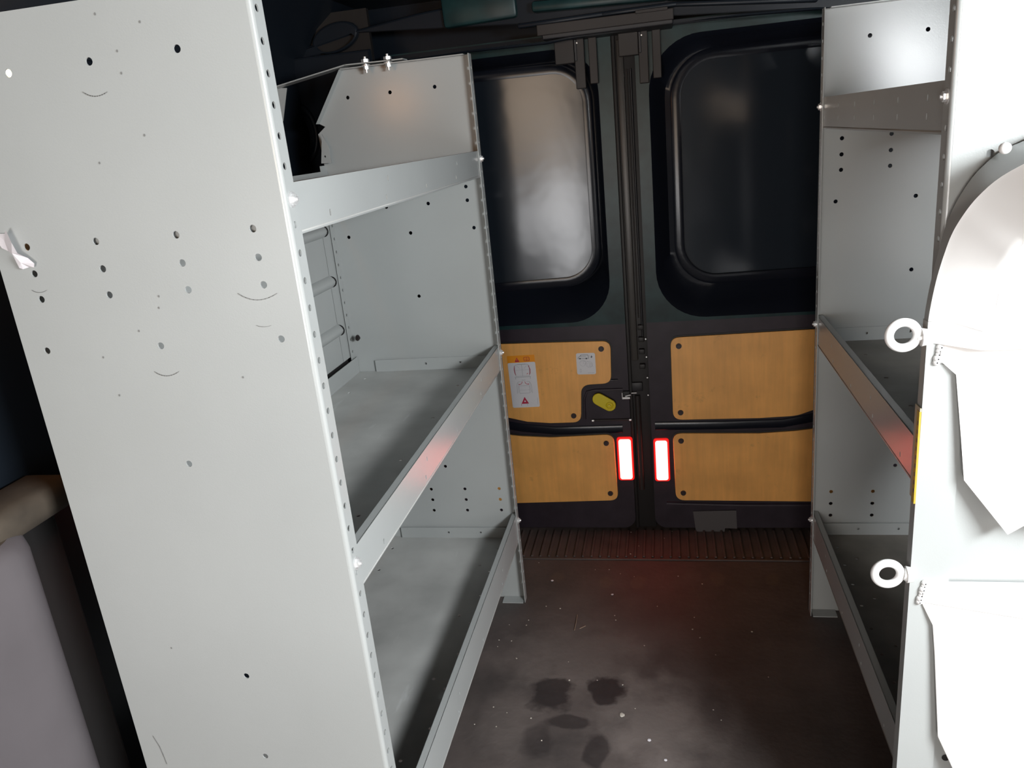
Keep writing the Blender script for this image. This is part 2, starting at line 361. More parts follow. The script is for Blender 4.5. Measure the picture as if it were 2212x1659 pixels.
# upper green-grey member and its raised edge, seen above the beam
g1 = [(on(a,b,1,HY-.1).x, on(a,b,1,HY-.1).z) for a,b in ((955,-4),(1130,-8),(1450,-18),(1450,-90),(955,-60))]
def strip(mb, m, pts, y, w, d, bev=.004):
    P = [on(a,b,1,y) for a,b in pts]
    for a, b in zip(P, P[1:]):
        dirv = (b-a).normalized(); up = Vector((0,1,0)).cross(dirv)*-1
        M = MX(a, dirv, Vector((0,1,0)))
        L_ = (b-a).length
        mb.box(m, (-.003,0,-w/2), (L_+.003,d,w/2), bev, M)
strip(mb, TEAL, [(955,20),(1110,-6)], HY-.03, .10, .03, .01)
strip(mb, TEAL, [(1150,14),(1440,-14),(1700,-20)], HY-.05, .028, .04, .008)
strip(mb, NAVY, [(1120,56),(1300,30),(1460,8),(1765,-2)], HY-.03, .012, .03)
tag(mb.build('trim_2', smooth=40), 'arched dark header beam with a stamped oval above the rear doors', 'beam', kind='structure')
# rear left corner pillar with stamped ovals
PY = 2.30
def ellp(px, py, rx, rz, ang, y):
    c = on(px,py,1,y); return [(c.x+rx*math.cos(t)*math.cos(ang)-rz*math.sin(t)*math.sin(ang), c.z+rx*math.cos(t)*math.sin(ang)+rz*math.sin(t)*math.cos(ang)) for t in [2*math.pi*i/24 for i in range(24)]]
mb = MB(); mb.plate(NAVY, [(-1.04,.0),(-.80,.0),(-.80,1.62),(-1.04,1.62)], [ellp(655,290,.030,.055,0,PY)], t=.02, M=XZ(PY), bev=.006)
mb.plate(NAVY, [(.78,.0),(1.04,.0),(1.04,1.62),(.78,1.62)], t=.02, M=XZ(PY), bev=.006)
mb.box(RUBBER, (-1.03,PY+.015,1.05), (-.84,PY+.03,1.4))
c = on(650,290,1,PY-.01); mb.torus(NAVY, c, .05, .008, Matrix.Rotation(math.pi/2,4,'X') @ Matrix.Scale(1.5,4,(0,1,0)))
for px, py in ((640,215),(612,30),(570,25),(655,45),(640,50)):
    c = on(px,py,1,HY-.012); mb.cyl(ZINC if py != 25 else DPLAST, c, c+Vector((0,-.012,0)), .006)
tag(mb.build('trim_3', smooth=40), 'dark corner pillar of the van body with a stamped oval', 'pillar', kind='structure')

# ================================================================== rear doors
DY = 2.46
PX = lambda pts, y=DY: [(on(a,b,1,y).x, on(a,b,1,y).z) for a,b in pts]
def ring(outer_fn, n): pass
def door_leaf(name, x0, x1, rec, inner, tilt, label, hand):
    """rec, inner: rounded-rect params of the window recess at the frame plane and at its deep edge"""
    d = empty(name, ((x0+x1)/2, DY, 0.0), label, 'door', kind='structure')
    ZS = .742; ZT = 1.615
    fr = rrect(*rec)
    out = [(x0,ZS),(x1,ZS),(x1,ZT),(x0,ZT)]
    mb = MB(); mb.plate(TEAL, out, [fr], t=.02, M=XZ(DY+.010), bev=.0)
    mb.build('upper_frame', d)
    mb = MB(); mb.plate(PLUM, rrect(x0,.012,x1,ZS,(.0,.0,.04,.04)), t=.02, M=XZ(DY+.010)); 
    # shallow pressed channels around the wooden panels
    mb.build('lower_frame', d, bevel=.003)
    # recess: black sloped wall then step ring then the outer skin
    n = 10
    R0 = rrect(*rec, n=n); cx = (inner[0]+inner[2])/2; cz = (inner[1]+inner[3])/2
    R3 = rrect(*inner, n=n)
    def mix(t, y):
        return [(a[0]*(1-t)+b[0]*t, y, a[1]*(1-t)+b[1]*t) for a, b in zip(R0,R3)]
    ty = lambda p: (p[0], p[1]+math.tan(tilt)*(p[0]-cx), p[2])
    mb = MB(); mb.loft(BLACK, [mix(0,DY-.001), mix(.12,DY+.004), mix(.35,DY+.018), mix(.75,DY+.048), [ty(p) for p in mix(1,DY+.064)]], closed=True)
    mb.build('window_recess', d, smooth=60)
    R4 = rrect(inner[0]+.030, inner[1]+.030, inner[2]-.030, inner[3]-.030, max(.02,inner[4]-.03), n=n)
    mb = MB(); rows = [[ty((a,DY+.064,b)) for a,b in R3], [ty((a,DY+.060,b)) for a,b in [(p[0]*.8+q[0]*.2,p[1]*.8+q[1]*.2) for p,q in zip(R3,R4)]], [ty((a,DY+.064,b)) for a,b in R4], [ty((a,DY+.072,b)) for a,b in R4]]
    mb.loft(BLACK, rows, closed=True); mb.build('inner_rim', d, smooth=50)
    # outer skin, gently bowed
    mb = MB(); bm = mb.bm; k = mb.mi(SKIN); nu, nv = 16, 16; g = []
    for i in range(nu+1):
        row = []
        for j in range(nv+1):
            xx = inner[0]-.01+(inner[2]-inner[0]+.02)*i/nu; zz = inner[1]-.01+(inner[3]-inner[1]+.02)*j/nv
            yy = DY+.072+math.tan(tilt)*(xx-cx) - .010*((zz-cz)/.35)**2 + .012
            row.append(bm.verts.new((xx,yy,zz)))
        g.append(row)
    for i in range(nu):
        for j in range(nv): bm.faces.new((g[i][j],g[i+1][j],g[i+1][j+1],g[i][j+1]))
    mb.build('outer_skin', d, smooth=80)
    return d
doorL = door_leaf('door_1', -.80, -.133, (-.80,.755,-.175,1.575,.13), (-.77,.857,-.203,1.545,.12), math.radians(6), 'left rear van door, dark teal frame over two plywood panels, labels and yellow latch', -1)
doorR = door_leaf('door_2', -.066, .80, (-.030,.752,.80,1.575,.15), (.030,.845,.77,1.535,.13), math.radians(3), 'right rear van door, dark frame with window recess above two plain plywood panels', 1)

def ply(door, pts, r, caps, y=DY):
    pts2 = round_poly([tuple(p) for p in PX(pts)], r)
    gap = MB().plate(RUBBER, pts2, t=.002, M=XZ(y-.0012), off=.0045).build('panel_gap', door)
    mb = MB().plate(PLY, pts2, t=.008, M=XZ(y-.006), bev=.0012); p = mb.build('plywood_panel', door)
    # dark pressed channel showing as a border just behind the panel edge
    for cx, cz in PX(caps):
        mb = MB(); mb.cyl(CAPM, (cx,y-.009,cz), (cx,y-.0135,cz), .0095, 24, .0085); mb.cyl(CAPM, (cx,y-.0130,cz), (cx,y-.0145,cz), .0065, 20, .005)
        cobj = mb.build('panel_cap', p, smooth=40); cobj.location = (0,0,0) if False else -door.location*0
        cobj.parent = p; cobj.location = (0,0,0)
    return p
pA = ply(doorL, [(1060,742),(1319,735),(1321,826),(1256,830),(1256,910),(1190,912),(1140,909),(1060,892)], [0,.028,.028,.03,.028,0,.0,0], [(1299,752),(1240,896)])
pB = ply(doorL, [(1060,932),(1120,940),(1190,943),(1326,936),(1336,1078),(1060,1086)], [0,.02,.02,.03,.028,0], [(1310,955),(1319,1063)])
pC = ply(doorR, [(1448,728),(1900,701),(1900,830),(1800,868),(1720,896),(1640,901),(1454,905)], [.028,0,0,.0,.02,0,.03], [(1466,746),(1470,889)])
pD = ply(doorR, [(1453,934),(1640,934),(1715,929),(1900,905),(1900,1082),(1460,1078)], [.03,.0,.02,0,0,.03], [(1471,950),(1476,1062)])
# black moulded edge lips under/around the panels (pressed channels)
def lip(door, pts, w, m=BLACK, name='pressed_channel', y=DY-.0012):
    mb = MB(); P = [Vector((a,y,b)) for a,b in PX(pts)]
    rows = []
    for i, p in enumerate(P):
        a = P[max(0,i-1)]; b = P[min(len(P)-1,i+1)]; d = (b-a).normalized(); q = Vector((-d.z,0,d.x))
        rows.append([p+q*w/2+Vector((0,.001,0)), p+q*w*.35+Vector((0,-.0020,0)), p-q*w*.1+Vector((0,-.001,0)), p-q*w*.35+Vector((0,-.0022,0)), p-q*w/2+Vector((0,.001,0))])
    mb.loft(m, rows); return mb.build(name, door, smooth=70)
lip(doorL, [(1060,912),(1130,924),(1200,930),(1345,926)], .030)
lip(doorR, [(1415,920),(1560,918),(1690,914),(1800,894),(1900,860)], .030)
lip(doorR, [(1440,1086),(1600,1090),(1900,1090)], .010, PLUM)
lip(doorL, [(1255,838),(1262,828),(1285,822),(1335,820)], .006)
lip(doorL, [(1264,905),(1262,862),(1268,846),(1285,842),(1345,840)], .008, PLUM)

# ---- stickers on the left upper plywood panel
SY = DY-.0104
def sticker(corners, w, h):
    """map of a w x h label onto four measured corners (tl,tr,br,bl)"""
    tl, tr, br, bl = [on(a,b,1,SY) for a,b in corners]
    o = bl; u = (br-bl+tr-tl)/2/w; v = (tl-bl+tr-br)/2/h
    n = Vector((0,-1,0))
    return Matrix(((u.x,v.x,n.x,o.x),(u.y,v.y,n.y,o.y),(u.z,v.z,n.z,o.z),(0,0,0,1)))
def sub(mb, name, parent, label=None):
    o = mb.build(name, None); o.parent = parent; o.location = -parent.parent.location - parent.location
    if label: o['label'] = label
    return o
def place_sub(o, p):
    o.parent = p; o.location = (0,0,0)
M = sticker(((1093,768),(1154,766),(1165,877),(1108,881)), 56, 112)
mb = MB()
mb.poly(LBLW, rrect(0,0,56,97,3), M, .0002); mb.poly(LBLO, [(0,97),(56,97),(56,112),(0,112)], M, .0002)
Z = .0005
mb.poly(LBLR, [(15,98.5),(24.5,98.5),(19.7,108)], M, Z); mb.poly(LBLO, [(19.2,101),(20.3,101),(20.3,105),(19.2,105)], M, Z*1.5)
mb.ribbon(LBLR, rrect(34,100,45,107.5,1.5,2), .9, M, Z, True); mb.ribbon(LBLR, [(39.5,100),(39.5,106.5)], .8, M, Z); mb.ribbon(LBLR, [(36,103),(38.3,103.4)], .6, M, Z); mb.ribbon(LBLR, [(41,103),(43,103.4)], .6, M, Z)
# van seen from behind, red side arrows
mb.ribbon(LBLG, round_poly([(14,68),(13,90),(17,93),(39,93),(43,90),(42,68)], .8, 2), .7, M, Z, True)
mb.ribbon(LBLG, [(28,68),(28,93)], .7, M, Z); mb.ribbon(LBLG, [(14,81),(42,81)], .4, M, Z)
mb.ribbon(LBLG, [(12,66),(44,66)], .9, M, Z); mb.ribbon(LBLG, [(13,62),(13,66)], .9, M, Z); mb.ribbon(LBLG, [(43,62),(43,66)], .9, M, Z)
mb.ribbon(LBLG, [(18,90),(24,84)], .4, M, Z); mb.ribbon(LBLG, [(38,90),(32,84)], .4, M, Z); mb.ribbon(LBLG, [(20,93.5),(36,93.5)], 1.0, M, Z)
mb.ribbon(LBLR, [(13,89),(12,82),(13,74),(14,71)], 1.3, M, Z); mb.ribbon(LBLR, [(42,89),(44,82),(43.5,74),(42,71)], 1.3, M, Z)
mb.ribbon(LBLR, [(37,72),(39,73.5)], 1.0, M, Z)
# van from above with open doors and red arcs
mb.ribbon(LBLG, [(13,31),(14,50),(17,56),(22,56)], .7, M, Z); mb.ribbon(LBLG, [(44,31),(43,50),(40,56),(35,56)], .7, M, Z)
mb.ribbon(LBLG, rrect(18,31,39,47,1,2), .7, M, Z, True); mb.ribbon(LBLG, [(18,38),(39,38)], .35, M, Z)
mb.ribbon(LBLG, [(15,32),(17,54)], .5, M, Z); mb.ribbon(LBLG, [(42,32),(40,54)], .5, M, Z)
mb.ribbon(LBLR, [(25,56),(24.5,53),(22,50.5),(18.5,50)], .9, M, Z); mb.ribbon(LBLR, [(31,56),(31.5,53),(34,50.5),(38,50)], .9, M, Z)
mb.poly(LBLR, [(17,50.2),(19.5,51.5),(19.5,48.8)], M, Z); mb.poly(LBLR, [(39.3,50.2),(36.8,51.5),(36.8,48.8)], M, Z)
for i, xx in enumerate((25,27,29,31)): mb.ribbon(LBLG, [(xx,58.5),(xx+1.1,58.5),(xx+1.1,60),(xx,60)], .3, M, Z, True)
# red hazard triangle
mb.poly(LBLR, [(19,8),(34.5,8),(26.7,23)], M, Z); mb.poly(LBLW, [(24.6,12),(29,12),(26.8,16.2)], M, Z*1.6)
mb.ribbon(LBLR, [(19,8),(18.5,4)], .7, M, Z); mb.ribbon(LBLG, [(30,8),(31.5,4)], .7, M, Z)
mb.ribbon(LBLG, [(52.5,6),(53,20)], .5, M, Z)
sk = mb.build('warning_sticker', pA); place_sub(sk, pA); sk['label'] = 'white warning sticker with orange header, door diagrams and red triangle'
M = sticker(((1244,763),(1285,762),(1288,808),(1247,809)), 42, 47)
mb = MB(); mb.poly(LBLW, rrect(0,0,42,47,4,4), M, .0002)
mb.ribbon(LBLK, [(4,35),(5,38),(8,39.5),(11,43),(26,43),(27,41),(27,35)], .8, M, Z); mb.ribbon(LBLK, [(4,35),(27,35)], .7, M, Z)
mb.ribbon(LBLK, [(11,43),(10,39.5),(22,39.5)], .5, M, Z); mb.poly(LBLK, circ(8.5,35,1.8,12), M, Z); mb.poly(LBLK, circ(22.5,35,1.8,12), M, Z*1.2)
mb.poly(LBLK, [(33.5,36),(34.5,36),(36,39),(34.8,40.5),(34,42),(33.4,40),(32,38)], M, Z); mb.ribbon(LBLG, [(30,36),(30,42)], .4, M, Z)
for c0, r0 in (((14,25),6.5),((18,26),3),((28,22),7),((27,21),4),((31,20),3)): mb.ribbon(LBLG, circ(*c0,r0,20), .35, M, Z, True)
mb.ribbon(LBLG, [(8,27),(14,30),(24,29),(34,24),(36,16)], .35, M, Z)
mb.ribbon(LBLG, rrect(7,5,10,12,1,2), .5, M, Z, True); mb.ribbon(LBLG, [(24,3.2),(38,3.2)], .6, M, Z)
sk = mb.build('van_sticker', pA); place_sub(sk, pA); sk['label'] = 'small white sticker with a line drawing of a van'

# ---- yellow latch release, striker box, bar, grey patch on the doors
a = on(1293,862,1,DY-.012); b = on(1317,875,1,DY-.012); ax = (b-a).normalized(); q = Vector((-ax.z,0,ax.x)); rr_ = .0205
pts = []
for i in range(13):
    t = math.pi/2+math.pi*i/12; pts.append((math.cos(t)*rr_, math.sin(t)*rr_))
Lh = (b-a).length
for i in range(13):
    t = -math.pi/2+math.pi*i/12; pts.append((Lh+math.cos(t)*rr_, math.sin(t)*rr_))
mb = MB(); M = MX(a, ax, Vector((0,0,1)) - ax*ax.z if False else Vector((-ax.z,0,ax.x)))
mb.plate(YEL, pts, t=.010, M=M, bev=.0025)
mb.torus(YEL, b+Vector((0,-.006,0)), .0105, .0022, Matrix.Rotation(math.pi/2,4,'X'), 28, 8)
mb.box(YEL, (Lh-.006,-.0035,-.012), (Lh+.006,.0035,.010), .0015, M)
o = mb.build('release_handle', doorL, smooth=40); o['label'] = 'yellow oval release handle'
mb = MB(); c = on(1352,853,1,DY-.012)
mb.box(ZINC, (c.x-.013,DY-.022,c.z-.011), (c.x-.010,DY,c.z+.011), .001); mb.box(ZINC, (c.x-.013,DY-.022,c.z-.012), (c.x+.014,DY,c.z-.005), .001)
mb.box(RUBBER, (c.x-.010,DY-.010,c.z-.004), (c.x+.012,DY,c.z+.011), .001); mb.cyl(ZINC, (c.x-.002,DY-.016,c.z-.003), (c.x+.016,DY-.016,c.z+.001), .0025, 10)
mb.box(ZINC, (c.x+.018,DY-.02,c.z+.006), (c.x+.036,DY-.012,c.z+.009), .001)
o = mb.build('latch_striker', doorL); o['label'] = 'bare metal latch striker'
mb = MB(); a = on(1281,908,1,DY-.004); b = on(1362,906,1,DY-.004)
mb.cyl(PLAST, a, b, .0032, 12); mb.cyl(ZINC, a+Vector((-.003,-.003,0)), a+Vector((.004,-.003,0)), .0042, 10); mb.cyl(ZINC, b+Vector((-.004,-.003,0)), b+Vector((.003,-.003,0)), .0042, 10)
mb.build('guide_rod', doorL, smooth=40)
mb = MB(); gp = PX([(1497,1103),(1590,1101),(1592,1140),(1566,1139),(1564,1152),(1534,1150),(1520,1149),(1504,1152)]); mb.plate(PATCH, gp, t=.004, M=XZ(DY-.004)); mb.build('access_patch', doorR, bevel=.001)
# ---- red lamps
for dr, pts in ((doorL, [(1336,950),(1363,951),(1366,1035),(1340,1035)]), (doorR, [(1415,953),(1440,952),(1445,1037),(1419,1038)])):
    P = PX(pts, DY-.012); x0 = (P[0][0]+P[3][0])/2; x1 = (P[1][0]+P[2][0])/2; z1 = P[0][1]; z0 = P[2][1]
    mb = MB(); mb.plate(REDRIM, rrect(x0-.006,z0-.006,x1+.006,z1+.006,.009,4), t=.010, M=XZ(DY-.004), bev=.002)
    rim = mb.build('lamp_halo_rim', dr, smooth=40); rim['label'] = 'red lamp rim glowing as the halo'
    mb = MB(); mb.plate(RED, rrect(x0,z0,x1,z1,.008,5), t=.012, M=XZ(DY-.010), bev=.004); l = mb.build('lamp_lens', rim, smooth=50); l.location = (0,0,0); l['label'] = 'glowing red lamp lens'
# ---- centre seam: seal strips between the leaves
mb = MB(); zt = 1.60
mb.box(RUBBER, (-.135,DY+.004,.012), (-.062,DY+.03,zt), .004)
mb.box(STRIP, (-.118,DY-.010,.62), (-.098,DY+.01,zt-.02), .003)
mb.box(RUBBER, (-.132,DY-.004,.012), (-.121,DY+.012,zt), .004)
mb.cyl(DPLAST, (-.080,DY-.004,.70), (-.080,DY-.004,1.50), .0035, 12); mb.cyl(PLAST, (-.091,DY-.002,.76), (-.091,DY-.002,1.50), .002, 10)
for z in (.60,.65,.69,.73): mb.box(RUBBER, (-.094,DY-.012,z-.008), (-.076,DY,z+.008), .002)
for z in (.50,.56,.63,.69): mb.cyl(ZINC, (-.071,DY-.002,z), (-.071,DY-.006,z), .0025, 8)
mb.cyl(PLAST, (-.106,DY-.002,.16), (-.106,DY-.002,.50), .009, 16)
mb.box(DPLAST, (-.122,DY-.008,.515), (-.088,DY,.545), .002)
tag(mb.build('trim_4', smooth=40), 'black rubber seal running down the seam between the rear doors', 'door seal', kind='structure')
# ---- top catch cover above the seam
mb = MB()
P = PX([(1157,67),(1452,22),(1452,44),(1180,78)], DY-.13)
x0, z0 = P[0]; x1, z1 = P[1]
def slab(m, x0, x1, y0, y1, z0, z1, bev=.003): mb.box(m, (x0,y0,z0), (x1,y1,z1), bev)
a = on(1160,70,1,2.33); b = on(1455,30,1,2.33)
slab(PLAST, a.x, b.x, 2.325, 2.335, a.z-.010, a.z+.018, .002)
slab(DPLAST, a.x+.012, b.x-.002, 2.335, DY+.0, a.z-.020, a.z+.006)
slab(PLAST, b.x-.10, b.x-.015, 2.318, 2.326, a.z+.014, a.z+.022, .001)
catch = empty('catch_cover', ((a.x+b.x)/2, 2.4, a.z), 'brown-black plastic catch cover across the top of the rear door seam', 'cover')
mb.build('cover_plate', catch)
for k, (p0, p1, p2, arm) in enumerate((((1198,113),(1240,136),(1268,190),1), ((1335,88),(1378,118),(1404,178),1))):
    mb = MB(); A = on(*p0,1,DY-.03); B = on(*p1,1,DY-.03); C = on(*p2,1,DY-.03)
    ztop = a.z-.02
    mb.box(PLAST, (A.x,DY-.032,B.z), (B.x+.002,DY-.004,ztop+.004), .002)
    mb.box(PLAST, (B.x+.002,DY-.028,C.z), (C.x-.002,DY-.004,ztop+.004), .002)
    mb.box(DPLAST, (B.x+.003,DY-.034,B.z+.004), (B.x+.010,DY-.026,ztop), .0015)
    mb.box(PLAST, (C.x+.010,DY-.024,C.z+.010), (C.x+.034,DY-.004,ztop+.004), .002)
    mb.cyl(ZINC, (B.x+.012,DY-.030,ztop-.01), (B.x+.012,DY-.036,ztop-.01), .002, 8)
    mb.build('catch_bracket', catch)

# ================================================================== shelving units
def holes_front(ys, zs, r=.0032): return [circ(y,z,r,10,r*1.7) for y in ys for z in zs]
def bolt(parent, c, n, r=.008, name='bolt'):
    c = Vector(c); n = Vector(n).normalized(); mb = MB()
    mb.cyl(ZINC, c, c+n*.0015, r*1.25, 20); mb.cyl(ZINC, c+n*.0015, c+n*.006, r*.85, 6); mb.cyl(ZINC, c+n*.006, c+n*.009, r*.45, 14, r*.3)
    return mb.build(name, parent, smooth=30)
def unit(name, s, xf, depth, y0, y1, rails, label, grp, slots):
    """s=-1 left unit, +1 right. xf: aisle face; end panels at y0 and y1 with flanges turned inward"""
    u = empty(name, (xf+s*depth/2,(y0+y1)/2,0), label, 'shelving unit')
    X = lambda d: xf+s*d
    T = 1.55
    def prof():
        # d (depth from aisle face), z
        return [(.005,0),(.005,T),(depth-.092,T),(depth-.006,T-.125),(depth-.020,T-.133),(depth+.003,T-.150),(depth,T-.22),(depth,0)]
    hs = [(.05,1.270),(.157,1.270),(.274,1.270),(.379,1.270),(.05,1.234),(.157,1.234),(.274,1.234),(.379,1.234),(.05,1.199),(.157,1.199),(.274,1.199),(.379,1.199),
          (.04,1.127),(.216,1.126),(.393,1.127),(.216,.953),(.102,1.484),(.221,1.483),(.205,.441),(.205,.595),
          (.05,.367),(.154,.367),(.258,.367),(.05,.332),(.154,.332),(.258,.332),(.05,.297),(.154,.297),(.258,.297),(.336,1.482)]
    hz = [1.5177-.0355*i for i in range(42)]
    for (yp, dy) in ((y0,1),(y1,-1)):
        mb = MB(); pf = prof()
        if s > 0: hs2 = [h for h in hs]
        else: hs2 = hs
        mb.plate(GREY, [(X(d),z) for d,z in pf], [circ(X(d),z,.0048,14) for d,z in hs2 if d < depth-.02 and True], t=.002, M=XZ(yp))
        # aisle flange with a column of slots, back flange, top flange, foot flange
        rr = [r_ for r_ in rails]
        zz = [z for z in hz]
        ya, yb = sorted((yp, yp+dy*.030))
        fa, fb = sorted((yp+dy*.005, yp+dy*.030))
        mb.strip(GREY, fa, fb, zz, yp+dy*.0140, 0, T, .0044, .0044, .002, YZ(xf+s*.001))
        mb.strip(GREY, ya, yb, [z for z in zz if z < 1.30], yp+dy*.015, 0, 1.32, .0042, .0046, .002, YZ(X(depth)))
        mb.box(GREY, (min(X(.014),X(.335)),ya,T-.002), (max(X(.014),X(.335)),yb-.008,T), 0)
        mb.box(GREY, (min(X(.006),X(.07)),min(yp,yp+dy*.035),0.0), (max(X(.006),X(.07)),max(yp,yp+dy*.035),.003), 0)
        for off_ in (0,):
            arc_ = [(xf+s*.005-s*.0058*math.sin(t), yp+dy*.005-dy*.0058*math.cos(t)) for t in [math.pi/2*i/6 for i in range(7)]]
            mb.loft(GREY, [[(a,b,0) for a,b in arc_],[(a,b,T) for a,b in arc_]])
        if s < 0 and dy > 0:
            for (px, py, w_, h_, th) in ((205,208,26,9,1.1),(556,648,42,14,1.0),(360,812,26,9,1.1),(85,632,16,5,.7),(570,706,16,3,.5)):
                P_ = [on(px-w_+2*w_*i/10, py-h_*(2*i/10-1)**2, 1, yp-.0016) for i in range(11)]
                mb.ribbon(SCUFF, [(p.x,p.z) for p in P_], .0009*th, XZ(yp-.0016))
            for (px, py) in ((312,292),(215,352),(258,854),(223,772),(343,640),(343,665),(525,815),(300,715),(370,1400),(302,47),(253,110),(262,158),(205,30)):
                p = on(px,py,1,yp-.0016); mb.poly(SCUFF, circ(p.x,p.z,.0012,8,.0017), XZ(yp-.0016))
            for a_, b_ in (((330,1590),(344,1612)),((344,1612),(352,1630)),((352,1630),(360,1650))):
                p = on(*a_,1,yp-.0016); q_ = on(*b_,1,yp-.0016); mb.ribbon(SCUFF, [(p.x,p.z),(q_.x,q_.z)], .0012, XZ(yp-.0016))
        # slanted tab along the cut corner
        a = Vector((X(depth-.092),yp,T)); b = Vector((X(depth-.006),yp,T-.125)); dv = (b-a)
        v = Vector((0,dy,0)); mb.poly(GREY, [(0,0),(1,0),(1,1),(0,1)], Matrix(((dv.x,v.x*.0,0,a.x),(dv.y,dy*.026,0,a.y),(dv.z,0,0,a.z),(0,0,0,1))))
        mb.build('end_panel', u)
    # trays
    for k, (zt, zf) in enumerate(rails):
        mb = MB(); ya, yb = y0+.003, y1-.003
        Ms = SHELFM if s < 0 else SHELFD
        fh = []
        n = 9
        for i in range(n):
            yy = ya+.09+(yb-ya-.16)*i/(n-1)
            fh.append(circ(X(.055),yy,.0042,10)); 
            if i % 2: fh.append(circ(X(.09),yy+.03,.0042,10))
            fh.append(circ(X(depth-.05),yy,.0045,10))
        if k > 0 or s > 0: pass
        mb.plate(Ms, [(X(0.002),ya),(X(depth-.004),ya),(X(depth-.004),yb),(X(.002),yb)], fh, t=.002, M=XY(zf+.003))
        rh = []
        if slots and k == 0:
            for i in range(6):
                yy = ya+.10+(yb-ya-.14)*i/5; rh += [circ(yy,zf+.022,.003,8,.0055), circ(yy,zf+.047,.003,8,.0055)]
        else:
            for i in range(5):
                yy = ya+.13+(yb-ya-.16)*i/4; rh += [circ(yy,zf+.016,.0028,8,.005)]
                if i%2: rh += [circ(yy+.02,zf+.045,.0028,8,.005)]
        mb.plate(GREY, [(ya,zf),(yb,zf),(yb,zt),(ya,zt)], rh, t=.002, M=YZ(xf+s*.0035))
        mb.box(GREY, (min(xf+s*.0025,xf+s*.018),ya,zt-.002), (max(xf+s*.0025,xf+s*.018),yb,zt), 0)
        mb.box(GREY, (min(xf+s*.016,xf+s*.018),ya,zt-.010), (max(xf+s*.016,xf+s*.018),yb,zt), 0)
        mb.box(GREY, (min(xf+s*.0025,xf+s*.020),ya,zf-.001), (max(xf+s*.0025,xf+s*.020),yb,zf+.001), 0)
        # back upstand and end tabs
        mb.plate(GREY, [(ya,zf),(yb,zf),(yb,zf+.050),(ya,zf+.050)], t=.002, M=YZ(X(depth-.006)))
        for yy in (ya+.004,yb-.004):
            mb.plate(GREY, [(X(.03),zf+.003),(X(depth-.06),zf+.003),(X(depth-.06),zf+.038),(X(.03),zf+.038)], [circ(X(d),zf+.022,.0032,10) for d in (.12,.22)], t=.002, M=XZ(yy))
        o = mb.build('shelf', u, bevel=.0010)
        zb = zt-.015 if k == 0 else zt-.030
        bolt(u, (xf-s*0.0, y0+.017, zt-.020), (-s,0,0)); bolt(u, (xf, y1-.014, zt-.020), (-s,0,0))
    return u, X
LX, RX = -.453, .361
uL, XL = unit('shelving_unit', -1, LX, .430, .915, 2.043, [(1.320,1.256),(.805,.739),(.290,.204)], 'light grey steel shelving unit along the left side, three shelves, torn paper on its end', 'shelving', False)
uR, XR = unit('shelving_unit', 1, RX, .372, 1.132, 2.006, [(1.364,1.297),(.853,.780),(.311,.238)], 'grey steel shelving unit on the right side, in shade beside the white rack', 'shelving', True)
# ribbed back panel of the left unit's middle bay
bx = XL(.430)-.004
mb = MB(); bm = mb.bm; k = mb.mi(GREY)
zr = [on(a,b,0,bx).z for a,b in ((705,497),(716,608),(727,716))]
z = .80; prof = []
zs = [.795]
def bead(z0): return [(z0-.017,0),(z0-.014,.006),(z0-.007,.013),(z0,.0155),(z0+.007,.013),(z0+.014,.006),(z0+.017,0)]
pr = [(.795,0)]
for z0 in sorted(zr+[max(zr)+(max(zr)-sorted(zr)[1])]):
    if z0+.017 < 1.25: pr += bead(z0)
pr.append((1.25,0))
mb.loft(GREY, [[(bx+dx,y,zz) for zz,dx in pr] for y in (y_ for y_ in (.93,1.30,1.65,1.965))])
mb.loft(GREY, [[(bx+.0005,y,zz) for zz in (.795,1.25)] for y in (1.9651,2.034)])
mb.box(RUBBER, (bx+.001,2.025,.80), (bx+.0025,2.040,1.25))  # black strip added so the flange holes look dark
for z0 in zr:
    mb.plate(RUBBER, circ(0,0,.0155,16), t=.001, M=MX((bx+.003,1.9665,z0),(1,0,0),(0,0,1)))
mb.box(RUBBER, (bx-.004,.93,.775), (bx-.001,2.0,.798), 0)
o = mb.build('back_panel', uL, smooth=50); o['label'] = 'ribbed back panel of the middle bay'
nb = bolt(uL, on(769,730,1,2.012)+Vector((.004,0,0)), (1,-.3,0), .007, 'nut'); nb.data.materials[0] = PLAST
# white gusset at the top shelf's rear corner
mb = MB(); mb.plate(GREY, [(a.x,a.z) for a in (on(697,290,1,2.03),on(712,318,1,2.03),on(718,352,1,2.03),on(696,353,1,2.03))], [circ(on(704,338,1,2.03).x,on(704,338,1,2.03).z,.0028,10)], t=.002, M=XZ(2.025)); mb.build('gusset', uL)
